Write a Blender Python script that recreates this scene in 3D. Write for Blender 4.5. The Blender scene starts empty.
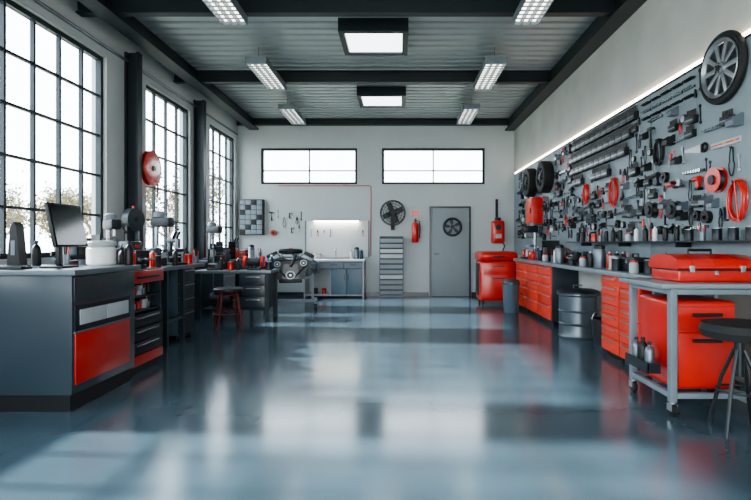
import bpy,bmesh,math,random
from mathutils import Matrix,Vector,Euler
R=random.Random(11)
pi=math.pi
sc=bpy.context.scene
# ------------------------------------------------------------ materials
def hx(h):
    h=h.lstrip('#');c=[int(h[i:i+2],16)/255 for i in (0,2,4)]
    return tuple((x/12.92 if x<=.04045 else ((x+.055)/1.055)**2.4) for x in c)
def M(name,col,rough=.5,metal=0,var=.05,scale=6,bump=0,coat=0,emit=0,bscale=60):
    m=bpy.data.materials.new(name);m.use_nodes=True;n=m.node_tree.nodes;l=m.node_tree.links
    b=n['Principled BSDF'];c=hx(col)
    tc=n.new('ShaderNodeTexCoord');no=n.new('ShaderNodeTexNoise');no.inputs['Scale'].default_value=scale;no.inputs['Detail'].default_value=4
    l.new(tc.outputs['Object'],no.inputs['Vector'])
    mr=n.new('ShaderNodeMapRange');mr.inputs[1].default_value=.3;mr.inputs[2].default_value=.7
    mr.inputs[3].default_value=1-var;mr.inputs[4].default_value=1+var
    l.new(no.outputs[0],mr.inputs[0])
    hs=n.new('ShaderNodeHueSaturation');hs.inputs['Color'].default_value=(*c,1);l.new(mr.outputs[0],hs.inputs['Value'])
    l.new(hs.outputs[0],b.inputs['Base Color'])
    b.inputs['Roughness'].default_value=rough;b.inputs['Metallic'].default_value=metal
    if coat:b.inputs['Coat Weight'].default_value=coat;b.inputs['Coat Roughness'].default_value=.15
    if emit:b.inputs['Emission Color'].default_value=(*c,1);b.inputs['Emission Strength'].default_value=emit
    if bump:
        n2=n.new('ShaderNodeTexNoise');n2.inputs['Scale'].default_value=bscale;n2.inputs['Detail'].default_value=6
        l.new(tc.outputs['Object'],n2.inputs['Vector'])
        bp=n.new('ShaderNodeBump');bp.inputs['Strength'].default_value=bump;bp.inputs['Distance'].default_value=.01
        l.new(n2.outputs[0],bp.inputs['Height']);l.new(bp.outputs[0],b.inputs['Normal'])
    return m
RED=M('red_paint','#c9291d',.32,0,.06,coat=.4)
LRED=M('deep_red_panel','#b3261b',.3,0,.05,1.5,coat=.4)
ORED=M('orange_red_paint','#e0452c',.38,0,.05,coat=.3)
DRED=M('dark_red_paint','#5c1719',.4)
BLK=M('black_plastic','#15181b',.45)
RUB=M('black_rubber','#1b1d1f',.7,bump=.2)
DST=M('dark_steel','#252c31',.4,.3)
DFR=M('frame_steel','#262f35',.5,.2)
STL=M('steel','#a3a9ad',.3,.8)
GST=M('gray_steel','#737e86',.35,.6)
DRM=M('drum_steel','#68737b',.35,.6)
CHR=M('chrome','#d5dadc',.15,1)
WHT=M('white_plastic','#dde1e1',.4)
LGR=M('light_gray_paint','#a9b2b6',.45)
DOR=M('door_paint','#8a9599',.5,0,.015)
MGR=M('medium_gray_paint','#727f87',.5)
DGR=M('dark_slate_paint','#2d383f',.35,coat=.2)
SLT=M('slate_panel','#2e3b44',.3,coat=.3,scale=2)
BLU=M('blue_gray_paint','#566a77',.4)
DBL=M('deep_blue','#1f3a5c',.4)
TOP=M('worktop_gray','#848f95',.3,.1,scale=3)
DTOP=M('worktop_dark','#636e75',.3,.2,scale=3)
ORG=M('orange_plastic','#b4552a',.45)
YEL=M('yellow_plastic','#c7a54a',.5)
SCR=M('screen_glass','#10171c',.12)
WAL=M('wall_plaster','#c3c8c8',.85,0,.05,1.2,bump=.12,bscale=30)
WBK=M('back_wall_plaster','#bbc4c6',.85,0,.05,1.0,bump=.1,bscale=30)
WRT=M('right_wall_concrete','#b1b4b0',.85,0,.1,1.5,bump=.15,bscale=25)
LIT=M('lamp_tube','#fff8ec',.5,emit=5,var=0)
PNL=M('lamp_panel','#f2f9ff',.5,emit=3.5,var=0)
BAR=M('lamp_bar','#fff6e8',.5,emit=25,var=0)
STRIP=M('strip_glow','#ffe9d2',.5,emit=11,var=0)
BARK=M('bark','#6a6052',.9,scale=3)
LEAF=M('foliage','#7a7157',.9,scale=2,var=.25)
GRD=M('ground_gravel','#9a9684',.9,scale=.6,var=.15)
BRD=M('whiteboard','#ced5d7',.5,var=.01)
def glassmat():
    m=bpy.data.materials.new('window_glass');m.use_nodes=True;n=m.node_tree.nodes;l=m.node_tree.links;n.clear()
    o=n.new('ShaderNodeOutputMaterial');t=n.new('ShaderNodeBsdfTransparent');g=n.new('ShaderNodeBsdfGlossy');x=n.new('ShaderNodeMixShader')
    t.inputs[0].default_value=(.95,.98,1,1);g.inputs['Roughness'].default_value=.03;x.inputs[0].default_value=.05
    l.new(t.outputs[0],x.inputs[1]);l.new(g.outputs[0],x.inputs[2]);l.new(x.outputs[0],o.inputs[0]);return m
GLS=glassmat()
def floormat():
    m=bpy.data.materials.new('epoxy_floor');m.use_nodes=True;n=m.node_tree.nodes;l=m.node_tree.links;b=n['Principled BSDF']
    tc=n.new('ShaderNodeTexCoord')
    a=n.new('ShaderNodeTexNoise');a.inputs['Scale'].default_value=.6;a.inputs['Detail'].default_value=6;a.inputs['Roughness'].default_value=.5
    l.new(tc.outputs['Object'],a.inputs['Vector'])
    r=n.new('ShaderNodeValToRGB');r.color_ramp.elements[0].position=.3;r.color_ramp.elements[0].color=(*hx('#41535d'),1)
    r.color_ramp.elements[1].position=.7;r.color_ramp.elements[1].color=(*hx('#50646f'),1)
    l.new(a.outputs[0],r.inputs[0]);l.new(r.outputs[0],b.inputs['Base Color'])
    c=n.new('ShaderNodeTexNoise');c.inputs['Scale'].default_value=1.2;c.inputs['Detail'].default_value=4
    l.new(tc.outputs['Object'],c.inputs['Vector'])
    q=n.new('ShaderNodeMapRange');q.inputs[3].default_value=.12;q.inputs[4].default_value=.2;l.new(c.outputs[0],q.inputs[0]);l.new(q.outputs[0],b.inputs['Roughness'])
    b.inputs['Specular IOR Level'].default_value=.9
    return m
FLR=floormat()
CEI=M('ceiling_sheet','#9fa8ac',.45,.2,.04,3)
CED=M('ceiling_groove_shade','#3f474c',.6,.1,.04,3)  # shade between the ribs painted as a darker sheet colour
def pegmat():
    m=M('pegboard_paint','#808e94',.5,.1,.06,2);n=m.node_tree.nodes;l=m.node_tree.links;b=n['Principled BSDF']
    tc=n.new('ShaderNodeTexCoord');v=n.new('ShaderNodeTexVoronoi');v.inputs['Scale'].default_value=22;v.inputs['Randomness'].default_value=0
    l.new(tc.outputs['Object'],v.inputs['Vector'])
    r=n.new('ShaderNodeMapRange');r.inputs[1].default_value=.10;r.inputs[2].default_value=.18;r.inputs[3].default_value=.25;r.inputs[4].default_value=1
    l.new(v.outputs['Distance'],r.inputs[0])
    mx=n.new('ShaderNodeMix');mx.data_type='RGBA';mx.blend_type='MULTIPLY';mx.inputs[0].default_value=1
    src=b.inputs['Base Color'].links[0].from_socket
    l.new(src,mx.inputs[6]);l.new(r.outputs[0],mx.inputs[7]);l.new(mx.outputs[2],b.inputs['Base Color']);return m
PEG=pegmat()
# ------------------------------------------------------------ builder
AX={'z':Matrix.Identity(4),'y':Matrix.Rotation(pi/2,4,'X'),'x':Matrix.Rotation(pi/2,4,'Y')}
class B:
    def __init__(s,mat):
        s.bm=bmesh.new();s.mats=[];s.m(mat)
    def m(s,mat):
        if mat not in s.mats:s.mats.append(mat)
        s.cur=s.mats.index(mat);return s
    def _mark(s,vs):
        for v in vs:
            for f in v.link_faces:f.material_index=s.cur;f.smooth=True
    def box(s,c,sz,bev=0,rot=None,seg=2):
        m=Matrix.Translation(c)
        if rot:m=m@Euler(rot).to_matrix().to_4x4()
        m=m@Matrix.Diagonal((*sz,1))
        g=bmesh.ops.create_cube(s.bm,size=1,matrix=m)['verts'];s._mark(g)
        if bev:
            es=list({e for v in g for e in v.link_edges})
            bmesh.ops.bevel(s.bm,geom=es,offset=min(bev,min(sz)*.45),segments=seg,affect='EDGES',profile=.5 if seg>2 else .6)
        return s
    def bx(s,x0,x1,y0,y1,z0,z1,bev=0,seg=2):
        return s.box(((x0+x1)/2,(y0+y1)/2,(z0+z1)/2),(abs(x1-x0),abs(y1-y0),abs(z1-z0)),bev,None,seg)
    def cyl(s,c,r,h,ax='z',r2=None,seg=20,rot=None):
        m=Matrix.Translation(c)
        if rot:m=m@Euler(rot).to_matrix().to_4x4()
        m=m@AX[ax]
        g=bmesh.ops.create_cone(s.bm,cap_ends=True,segments=seg,radius1=r,radius2=r if r2 is None else r2,depth=h,matrix=m)['verts'];s._mark(g);return s
    def sph(s,c,r,sc_=(1,1,1),u=16,v=10):
        g=bmesh.ops.create_uvsphere(s.bm,u_segments=u,v_segments=v,radius=r,matrix=Matrix.Translation(c)@Matrix.Diagonal((*sc_,1)))['verts'];s._mark(g);return s
    def lathe(s,prof,c=(0,0,0),ax='z',seg=28,closed=False):
        m=Matrix.Translation(c)@AX[ax];rings=[]
        for r,z in prof:
            rings.append([s.bm.verts.new(m@Vector((max(r,.0004)*math.cos(2*pi*i/seg),max(r,.0004)*math.sin(2*pi*i/seg),z))) for i in range(seg)])
        n=len(rings)
        for a in range(n if closed else n-1):
            p,q=rings[a],rings[(a+1)%n]
            for i in range(seg):s.bm.faces.new((p[i],p[(i+1)%seg],q[(i+1)%seg],q[i]))
        if not closed:
            s.bm.faces.new(rings[0][::-1]);s.bm.faces.new(rings[-1])
        for rr in rings:s._mark(rr)
        return s
    def tor(s,c,Rr,r,ax='z',seg=28,rs=8):
        return s.lathe([(Rr+r*math.cos(2*pi*i/rs),r*math.sin(2*pi*i/rs)) for i in range(rs)],c,ax,seg,True)
    def tube(s,pts,r,seg=8,closed=False,r1=None):
        pts=[Vector(p) for p in pts];n=len(pts);rings=[];up=None
        for i,p in enumerate(pts):
            if closed:t=(pts[(i+1)%n]-pts[i-1])
            else:t=(pts[min(i+1,n-1)]-pts[max(i-1,0)])
            t.normalize()
            if up is None:
                up=Vector((0,0,1)) if abs(t.z)<.9 else Vector((0,1,0))
            up=(up-t*up.dot(t));up.normalize();sd=t.cross(up)
            rr=r if r1 is None else r+(r1-r)*i/(n-1)
            rings.append([s.bm.verts.new(p+(up*math.cos(2*pi*k/seg)+sd*math.sin(2*pi*k/seg))*rr) for k in range(seg)])
        for a in range(n if closed else n-1):
            p,q=rings[a],rings[(a+1)%n]
            for i in range(seg):s.bm.faces.new((p[i],q[i],q[(i+1)%seg],p[(i+1)%seg]))
        if not closed:
            s.bm.faces.new(rings[0]);s.bm.faces.new(rings[-1][::-1])
        for rr in rings:s._mark(rr)
        return s
    def poly(s,pts,y0,y1):
        a=[s.bm.verts.new((x,y0,z)) for x,z in pts];b=[s.bm.verts.new((x,y1,z)) for x,z in pts];n=len(pts)
        s.bm.faces.new(a);s.bm.faces.new(b[::-1])
        for i in range(n):s.bm.faces.new((a[i],b[i],b[(i+1)%n],a[(i+1)%n]))
        s._mark(a);s._mark(b);return s
    def polyx(s,pts,x0,x1):
        a=[s.bm.verts.new((x0,y,z)) for y,z in pts];b=[s.bm.verts.new((x1,y,z)) for y,z in pts];n=len(pts)
        s.bm.faces.new(a);s.bm.faces.new(b[::-1])
        for i in range(n):s.bm.faces.new((a[i],b[i],b[(i+1)%n],a[(i+1)%n]))
        s._mark(a);s._mark(b);return s
    def obj(s,name):
        bmesh.ops.recalc_face_normals(s.bm,faces=s.bm.faces[:])
        me=bpy.data.meshes.new(name);s.bm.to_mesh(me);s.bm.free()
        for m in s.mats:me.materials.append(m)
        me.set_sharp_from_angle(angle=math.radians(35))
        o=bpy.data.objects.new(name,me);sc.collection.objects.link(o);return o
def addparts(parent,parts):
    for p in parts:
        nm,b=p[0],p[1];ch=p[2] if len(p)>2 and p[2] else [];lb=p[3] if len(p)>3 else None
        o=b.obj(nm)
        o.parent=parent
        if lb:o['label']=lb
        addparts(o,ch)
def thing(name,label,cat,parts,loc=(0,0,0),rz=0,roll=0,group=None,kind=None,scale=1):
    if len(parts)==1:
        o=parts[0][1].obj(name);addparts(o,parts[0][2] if len(parts[0])>2 and parts[0][2] else [])
    else:
        o=bpy.data.objects.new(name,None);o.empty_display_size=.1;sc.collection.objects.link(o);addparts(o,parts)
    o.location=loc;o.rotation_euler=(0,roll,rz);o.scale=scale if isinstance(scale,tuple) else (scale,)*3
    o['label']=label;o['category']=cat
    if group:o['group']=group
    if kind:o['kind']=kind
    return o
def cpy(o,par=None):
    c=o.copy();sc.collection.objects.link(c)
    if par is not None:c.parent=par
    for ch in list(o.children):cpy(ch,c)
    return c
def dup(o,loc,rz=0,roll=0,label=None,group=None,scale=1):
    kids=list(o.children);c=o.copy();sc.collection.objects.link(c)
    for k in kids:cpy(k,c)
    c.location=loc;c.rotation_euler=(0,roll,rz);c.scale=(scale,)*3
    if label:c['label']=label
    if group:c['group']=group
    return c
CACHE={}
def inst(key,fn,loc,rz=0,roll=0,label=None,group=None,scale=1):
    if key in CACHE:
        o=CACHE[key];g=group or o.get('group')
        return dup(o,loc,rz,roll,label,g,scale)
    name,lab,cat,parts=fn()
    o=thing(name,label or lab,cat,parts,loc,rz,roll,group,None,scale);CACHE[key]=o;return o
def struct(name,b,label='',cat='structure',children=None):
    o=b.obj(name);o['kind']='structure';o['label']=label;o['category']=cat
    if children:addparts(o,children)
    return o
# ------------------------------------------------------------ room shell
XL,XR,YB,YF,H=-3.86,2.72,11.9,-2.5,4.2
T=.2
struct('floor',B(FLR).bx(XL-T,XR+T,YF-T,YB+T,-.1,0),'glossy blue-gray epoxy workshop floor','floor')
def wallY(b,x0,x1,ops,y0,y1,h):
    cur=y0
    for a,c,z0,z1 in ops:
        b.bx(x0,x1,cur,a,0,h)
        if z0>0:b.bx(x0,x1,a,c,0,z0)
        b.bx(x0,x1,a,c,z1,h);cur=c
    b.bx(x0,x1,cur,y1,0,h)
def wallX(b,y0,y1,ops,x0,x1,h):
    cur=x0
    for a,c,z0,z1 in ops:
        b.bx(cur,a,y0,y1,0,h)
        if z0>0:b.bx(a,c,y0,y1,0,z0)
        b.bx(a,c,y0,y1,z1,h);cur=c
    b.bx(cur,x1,y0,y1,0,h)
LW=[(-1.9,.6,1.1,3.7),(1.1,3.5,1.1,3.7),(4.15,6.58,1.1,3.7),(7.6,9.2,1.1,3.7),(10.15,11.7,1.1,3.7)]  # unseen window just before the visible ones is added to admit light
b=B(WAL);wallY(b,XL-T,XL,LW,YF,YB+T,H+.1);struct('wall_left',b,'pale gray plaster wall with tall steel windows','wall')
b=B(WRT);b.bx(XR,XR+T,YF,YB+T,0,H+.1);struct('wall_right',b,'gray concrete wall behind the tool board','wall')
BW=[(-3.31,-1.02,2.66,3.52),(-.43,2.02,2.66,3.52)]
b=B(WBK);wallX(b,YB,YB+T,BW,XL,XR,H+.1);struct('wall_back',b,'pale plaster end wall with high windows','wall')
b=B(WAL);wallX(b,YF-T,YF,[(-3.3,2.2,0,3.7)],XL-T,XR+T,H+.1);struct('wall_front',b,'unseen plaster wall with a wide doorway added for fill light','wall')  # wall out of view; its opening is added to let sky light in
b=B(CEI);y=YF;pts=[]
while y<YB-.2:
    pts+=[(y,H),(y+.12,H),(y+.135,H+.055),(y+.185,H+.055)];y+=.2
pts.append((YB,H))
pts+=[(YB,H+.09),(YF,H+.09)]
b.polyx(pts,XL,XR)
for f in b.bm.faces:
    if len(f.verts)==4 and all(abs(v.co.z-(H+.055))<1e-4 for v in f.verts):
        if CED not in b.mats:b.mats.append(CED)
        f.material_index=b.mats.index(CED)
struct('ceiling',b,'corrugated gray sheet metal ceiling','ceiling')
def window(n,w,h,xs,zs,loc,rz,lab):
    f=B(DFR);fr=.055;d=.07
    f.bx(-w/2,w/2,-d/2,d/2,0,fr);f.bx(-w/2,w/2,-d/2,d/2,h-fr,h);f.bx(-w/2,-w/2+fr,-d/2,d/2,fr,h-fr);f.bx(w/2-fr,w/2,-d/2,d/2,fr,h-fr)
    for i,x in enumerate(xs):f.bx(-w/2+w*x-.015,-w/2+w*x+.015,-.022,.022,fr,h-fr)
    for z in zs:f.bx(-w/2+fr,w/2-fr,-.02,.02,h*z-.014,h*z+.014)
    o=struct('window_%d'%n,f,lab,'window',[('glass',B(GLS).bx(-w/2+fr,w/2-fr,-.003,.003,fr,h-fr))])
    o.location=loc;o.rotation_euler=(0,0,rz)
for i,(a,c,z0,z1) in enumerate(LW):
    k=[6,6,6,4,4][i]
    window(i+1,c-a,z1-z0,[j/k for j in range(1,k)],[j/5 for j in range(1,5)],(XL-.08,(a+c)/2,z0),pi/2,'tall black steel multi-pane factory window')
for i,(a,c,z0,z1) in enumerate(BW):
    window(6+i,c-a,z1-z0,[.5],[.38],((a+c)/2,YB+.06,z0),0,'wide high window with dark steel frame')
tn=[0]
def trim(b,lab,cat='beam'):
    tn[0]+=1;struct('trim_%d'%tn[0],b,lab,cat)
for y,zb in ((.8,4.0),(3.4,4.0),(6.0,4.0),(8.56,4.0),(11.84,4.05)):
    b=B(DFR);b.bx(XL,XR,y-.055,y+.055,zb,zb+.02);b.bx(XL,XR,y-.015,y+.015,zb+.02,H-.02);b.bx(XL,XR,y-.055,y+.055,H-.02,H)
    trim(b,'dark steel I-beam crossing the ceiling')
b=B(DFR)
for x0,x1 in ((-3.58,-3.36),):
    b.bx(x0,x1,YF,YB,3.95,3.98);b.bx((x0+x1)/2-.02,(x0+x1)/2+.02,YF,YB,3.98,H-.005)
trim(b,'dark steel girder along the window wall')
b=B(DFR);b.bx(2.5,XR,YF,YB,3.93,3.96);b.bx(2.56,2.6,YF,YB,3.96,H-.005)
trim(b,'dark steel girder along the tool wall')
for y in (7.0,9.35,3.75):
    b=B(DFR);b.bx(XL,-3.83,y,y+.12,0,H-.26);b.bx(-3.83,-3.7,y+.045,y+.075,0,H-.26);b.bx(-3.7,-3.67,y,y+.12,0,H-.26)
    trim(b,'dark steel I-section column against the wall','column')
b=B(DGR);b.bx(XL,.68,YB-.015,YB,0,.09).bx(1.7,XR,YB-.015,YB,0,.09);struct('baseboard_back',b,'dark gray baseboard','baseboard')
b=B(GST);b.tube([(XL+.021,YF+.1,3.82),(XL+.021,YB-.1,3.82)],.02);thing('conduit','thin gray metal conduit running high along the window wall','conduit',[('pipe',b)])
b=B(DGR);b.bx(.70,.74,YB-.05,YB,0,2.13);b.bx(1.64,1.68,YB-.05,YB,0,2.13);b.bx(.74,1.64,YB-.05,YB,2.09,2.13)
trim(b,'dark slim door frame','door frame')
b=B(DOR);b.bx(.745,1.635,YB-.035,YB-.004,.005,2.085,.004)
struct('door_1',b,'plain smooth gray metal door in the end wall','door',[('handle',B(BLK).cyl((.82,YB-.05,1.0),.012,.03,'y').box((.87,YB-.066,1.0),(.12,.012,.02),.004)),('hinge',B(STL).cyl((1.63,YB-.04,1.8),.01,.1)),('hinge',B(STL).cyl((1.63,YB-.04,.3),.01,.1))])
# ------------------------------------------------------------ ceiling lights
def tubelight():
    h=B(MGR);W=.155;h.bx(-W,W,-.66,.66,.05,.075,.006);h.bx(-W,-W+.01,-.66,.66,-.03,.05);h.bx(W-.01,W,-.66,.66,-.03,.05)
    h.bx(-W+.01,W-.01,-.66,-.65,-.03,.05).bx(-W+.01,W-.01,.65,.66,-.03,.05)
    for x in (-.048,.048):h.bx(x-.004,x+.004,-.65,.65,-.03,.05)
    for i in range(13):h.bx(-W+.01,W-.01,-.6+.1*i-.002,-.6+.1*i+.002,-.03,-.01)
    ps=[('housing',h)]
    for x in (-.096,0,.096):ps.append(('lamp_tube',B(LIT).cyl((x,0,.02),.022,1.28,rot=(pi/2,0,0))))
    for y in (-.5,.5):ps.append(('hanger',B(GST).cyl((0,y,.1725),.006,.195)))
    return 'ceiling_light','long fluorescent fixture with three glowing tubes hung from ceiling','ceiling light',ps
for x,y in ((-2.0,5.4),(-2.12,8.0),(-2.25,10.5),(1.52,5.4),(1.42,8.0),(1.42,10.5),(-2,2.3),(1.5,2.3)):
    inst('tubelight',tubelight,(x,y,H-.27),group='fluorescent ceiling fixtures')
def panel():
    h=B(DFR);w,d=.46,.42
    for a in (-1,1):
        h.bx(a*w,a*(w-.07),-d,d,0,.175);h.bx(-w+.07,w-.07,a*d,a*(d-.07),0,.175)
    h.bx(-w+.07,w-.07,-d+.07,d-.07,.14,.175)
    g=B(PNL).bx(-w+.08,w-.08,-d+.08,d-.08,.02,.05)
    return 'ceiling_panel_light','square glowing panel light in a dark box frame','ceiling light',[('housing',h),('diffuser',g)]
for y in (6.95,9.8):inst('panel',panel,(-.35,y,H-.175),group='square ceiling panel lights')
# ------------------------------------------------------------ furniture helpers
def cabinet_parts(w,d,h,rows,body,front,hm=STL,cols=1,plinth=.06):
    b=B(body);b.bx(-w/2,w/2,-d/2+.02,d/2,plinth,h,.004);b.m(BLK).bx(-w/2+.02,w/2-.02,-d/2+.05,d/2-.02,0,plinth)
    ps=[('body',b)];tot=sum(rows)
    for c in range(cols):
        x0=-w/2+w*c/cols+.008;x1=-w/2+w*(c+1)/cols-.008;z=h-.015
        for r in rows:
            hh=(h-plinth-.025)*r/tot
            f=B(front).bx(x0,x1,-d/2,-d/2+.022,z-hh+.008,z,.004)
            if hh>.3:
                hd=B(hm).bx(x1-.05,x1-.035,-d/2-.03,-d/2-.02,z-hh*.35-.08,z-hh*.35+.08,.003).bx(x1-.05,x1-.035,-d/2-.02,-d/2,z-hh*.35-.075,z-hh*.35-.06).bx(x1-.05,x1-.035,-d/2-.02,-d/2,z-hh*.35+.06,z-hh*.35+.075)
                ps.append(('door',f,[('handle',hd)]))
            else:
                hd=B(hm).bx(x0+.05,x1-.05,-d/2-.022,-d/2-.012,z-.035,z-.02,.003).bx(x0+.05,x0+.065,-d/2-.014,-d/2,z-.033,z-.022).bx(x1-.065,x1-.05,-d/2-.014,-d/2,z-.033,z-.022)
                ps.append(('drawer',f,[('handle',hd)]))
            z-=hh
    return ps
RZ,LZ=-pi/2,pi/2
CX0=2.27;CT=.96
cxm=(CX0+XR)/2+.01;cd=XR-CX0-.025
def rcab():return 'drawer_cabinet','orange-red steel drawer cabinet with bar handles under the worktop','cabinet',cabinet_parts(.75,cd,CT-.05,[1,1,1,1.2,1.6],DGR,ORED)
for i,y in enumerate((9.5,8.74,7.98)):
    inst('rcab',rcab,(cxm,y,0),RZ,group='red cabinets under the long worktop')
def rcab2():return 'drawer_cabinet','bright red drawer cabinet with many shallow drawers','cabinet',cabinet_parts(.46,cd,CT-.05,[1,1,1,1,1.2,1.2,1.5],RED,ORED)
for y in (5.47,5.0):inst('rcab2',rcab2,(cxm,y,0),RZ,group='red multi-drawer cabinets')
b=B(TOP);b.bx(CX0-.03,XR-.041,4.45,9.9,CT-.05,CT,.006)
thing('worktop','long gray worktop resting on red cabinets along the tool wall','worktop',[('top',b)])
b=B(MGR).bx(CX0+.02,XR-.01,4.5,4.54,0,CT-.05,.003)
thing('worktop_support','gray steel end panel carrying the worktop','support',[('p',b)])
def drum():
    b=B(DRM).lathe([(.25,0),(.255,.02),(.245,.04),(.245,.17),(.258,.185),(.245,.2),(.245,.34),(.258,.355),(.245,.37),(.245,.55),(.27,.57),(.27,.59),(.24,.59),(.24,.57)],seg=36)
    l=B(DST).lathe([(.27,.593),(.272,.615),(.22,.64),(.05,.65)],seg=36)
    return 'waste_drum','ribbed gray metal waste drum with dark lid under worktop','bin',[('body',b),('lid',l),('handle',B(STL).tube([(-.06,0,.645),(-.06,0,.69),(.06,0,.69),(.06,0,.645)],.008))]
inst('drum',drum,(2.4,6.75,0))
def pail():
    b=B(DST).lathe([(.11,0),(.14,.32),(.15,.33),(.145,.34),(.13,.33),(.10,.02)])
    return 'bucket','dark metal bucket with wire handle','bucket',[('body',b),('handle',B(STL).tube([(.14*math.cos(a),0,.32+.13*math.sin(a)) for a in [pi*i/10 for i in range(11)]],.004))]
inst('pail',pail,(2.48,6.1,0));inst('pail',pail,(2.48,7.35,0))
def trashcan():
    b=B(BLU).lathe([(.12,0),(.13,.02),(.15,.5),(.155,.51)])
    l=B(DGR).lathe([(.16,.513),(.162,.54),(.14,.585),(.05,.61)])
    return 'trash_can','blue-gray plastic trash can with domed lid','bin',[('body',b),('lid',l)]
inst('trash',trashcan,(2.02,9.1,0))
ps=[('body',B(RED).bx(-.37,.37,-.29,.3,.09,.9,.05,4)),('side_rail',B(DST).bx(-.385,-.371,-.2,.2,.2,.84,.004))]
ps.append(('door',B(RED).bx(-.3,.3,-.305,-.291,.14,.6,.006),[('handle',B(DST).bx(-.12,.12,-.325,-.306,.54,.56,.004))]))
ps.append(('drawer',B(RED).bx(-.3,.3,-.305,-.291,.63,.84,.006),[('handle',B(DST).bx(-.12,.12,-.325,-.306,.78,.8,.004))]))
ps.append(('lid',B(RED).bx(-.4,.4,-.33,.33,.902,1.09,.09,4).m(BLK).bx(-.12,.12,-.345,-.33,.97,1.0)))
for x in (-.3,.3):
    for y in (-.22,.22):ps.append(('caster',B(BLK).cyl((x,y,.045),.045,.03,'x')))
thing('tool_chest','bulky red rolling tool chest with rounded lid by end wall','tool chest',ps,(1.98,10.35,0))
# ---- near tool cart
FX0,FX1,FY0,FY1=1.96,2.66,3.62,4.28
cx,cy=(FX0+FX1)/2,(FY0+FY1)/2;w=(FX1-FX0)/2;d=(FY1-FY0)/2
ps=[]
fr=B(MGR)
for sx in (-1,1):
    for sy in (-1,1):fr.bx(sx*w,sx*(w-.05),sy*d,sy*(d-.05),.1,.93,.004)
for z in (.13,.885):
    for sy in (-1,1):fr.bx(-w+.05,w-.05,sy*d,sy*(d-.04),z,z+.04,.003)
    for sx in (-1,1):fr.bx(sx*w,sx*(w-.04),-d+.05,d-.05,z,z+.04,.003)
ps.append(('frame',fr))
ps.append(('tabletop',B(TOP).bx(-w-.08,w+.01,-d-.03,d+.02,.93,.965,.008)))
for sx in (-1,1):
    for sy in (-1,1):
        x,y=sx*(w-.025),sy*(d-.025)
        ps.append(('caster',B(STL).cyl((x,y,.095),.02,.03).bx(x-.025,x-.018,y-.03,y+.03,.04,.09).bx(x+.018,x+.025,y-.03,y+.03,.04,.09).m(RUB).cyl((x,y-.01,.045),.045,.03,'x')))
P0,P1=-w+.085,.15
bd=B(RED).bx(-w+.055,.175,-d+.07,d-.05,.175,.83,.03,3)
ps.append(('body',bd,[('door',B(RED).bx(P0,P1,-d+.052,-d+.068,.21,.6,.006)),('drawer',B(RED).bx(P0,P1,-d+.052,-d+.068,.62,.79,.006)),('handle',B(BLK).bx(P0+.1,P1-.1,-d+.03,-d+.05,.72,.745,.004)),('handle',B(BLK).bx(P0+.1,P1-.1,-d+.03,-d+.05,.53,.555,.004)),('corner_guard',B(BLK).bx(-w+.05,-w+.075,-d+.06,-d+.09,.18,.3,.004))]))
ps.append(('shelf',B(DST).bx(.185,w-.06,-d+.05,d-.05,.175,.2,.003)))
sh=B(DST).bx(-w-.1,-w-.005,-.2,.18,.28,.30).bx(-w-.1,-w-.093,-.2,.18,.30,.36).bx(-w-.1,-w-.005,-.2,-.193,.3,.36)
ps.append(('side_tray',sh))
thing('tool_cart','gray metal-framed rolling tool cart with red body','tool cart',ps,(cx,cy,0))
dome=[(-.21,.095),(-.225,.105),(-.225,.13),(-.2,.17),(-.12,.2),(0,.208),(.12,.2),(.2,.17),(.225,.13),(.225,.105),(.21,.095)]
l=B(RED).polyx(dome,-.28,.3)
for x in (-.16,0,.16):l.polyx([(p[0]*1.01,p[1]*1.012+.001) for p in dome[1:-1]],x-.012,x+.012)
b=B(RED).bx(-.27,.29,-.205,.205,0,.094,.015,3)
thing('toolbox','low domed red tool case lying on the cart','toolbox',[('body',b),('lid',l),('seam_band',B(DST).bx(-.272,.292,-.208,.208,.084,.094)),('handle',B(BLK).tube([(-.08,0,.205),(-.08,0,.238),(.1,0,.238),(.1,0,.205)],.011)),('latch',B(CHR).box((-.18,-.228,.1),(.04,.012,.05),.003)),('latch',B(CHR).box((.2,-.228,.1),(.04,.012,.05),.003)),('lock',B(CHR).box((.01,-.216,.07),(.03,.012,.03),.003))],(cx+.045,cy,.966))
def bottle(c1=WHT,c2=RED,h=.2,r=.035,lab='white plastic bottle with red cap'):
    def f():
        return 'bottle',lab,'bottle',[('body',B(c1).lathe([(r*.95,0),(r,.01),(r,h*.65),(r*.75,h*.78),(r*.35,h*.85),(r*.35,h*.9)])),('cap',B(c2).cyl((0,0,h*.95),r*.42,h*.1,seg=14))]
    return f
inst('bg',bottle(GST,DST,.2,.035,'gray plastic bottle with dark cap'),(cx-w-.05,cy-.12,.301));inst('bb',bottle(BLK,BLK,.22,.036,'black plastic spray bottle'),(cx-w-.05,cy-.02,.301));inst('bg',bottle(),(cx-w-.05,cy+.09,.301))
ps=[('seat',B(RUB).lathe([(.18,.625),(.22,.635),(.235,.68),(.22,.725),(.1,.745)],seg=40)),('column',B(DST).cyl((0,0,.5),.03,.25))]
for k in range(4):
    a=2*pi*k/4+.6;ps.append(('leg',B(DST).tube([(.03*math.cos(a),.03*math.sin(a),.55),(.11*math.cos(a),.11*math.sin(a),.35),(.19*math.cos(a),.19*math.sin(a),0)],.013)))
ps.append(('foot_ring',B(DST).tor((0,0,.28),.13,.008)))
thing('stool','wide round black padded stool with slim dark legs beside cart','stool',ps,(2.26,3.33,0))
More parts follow.
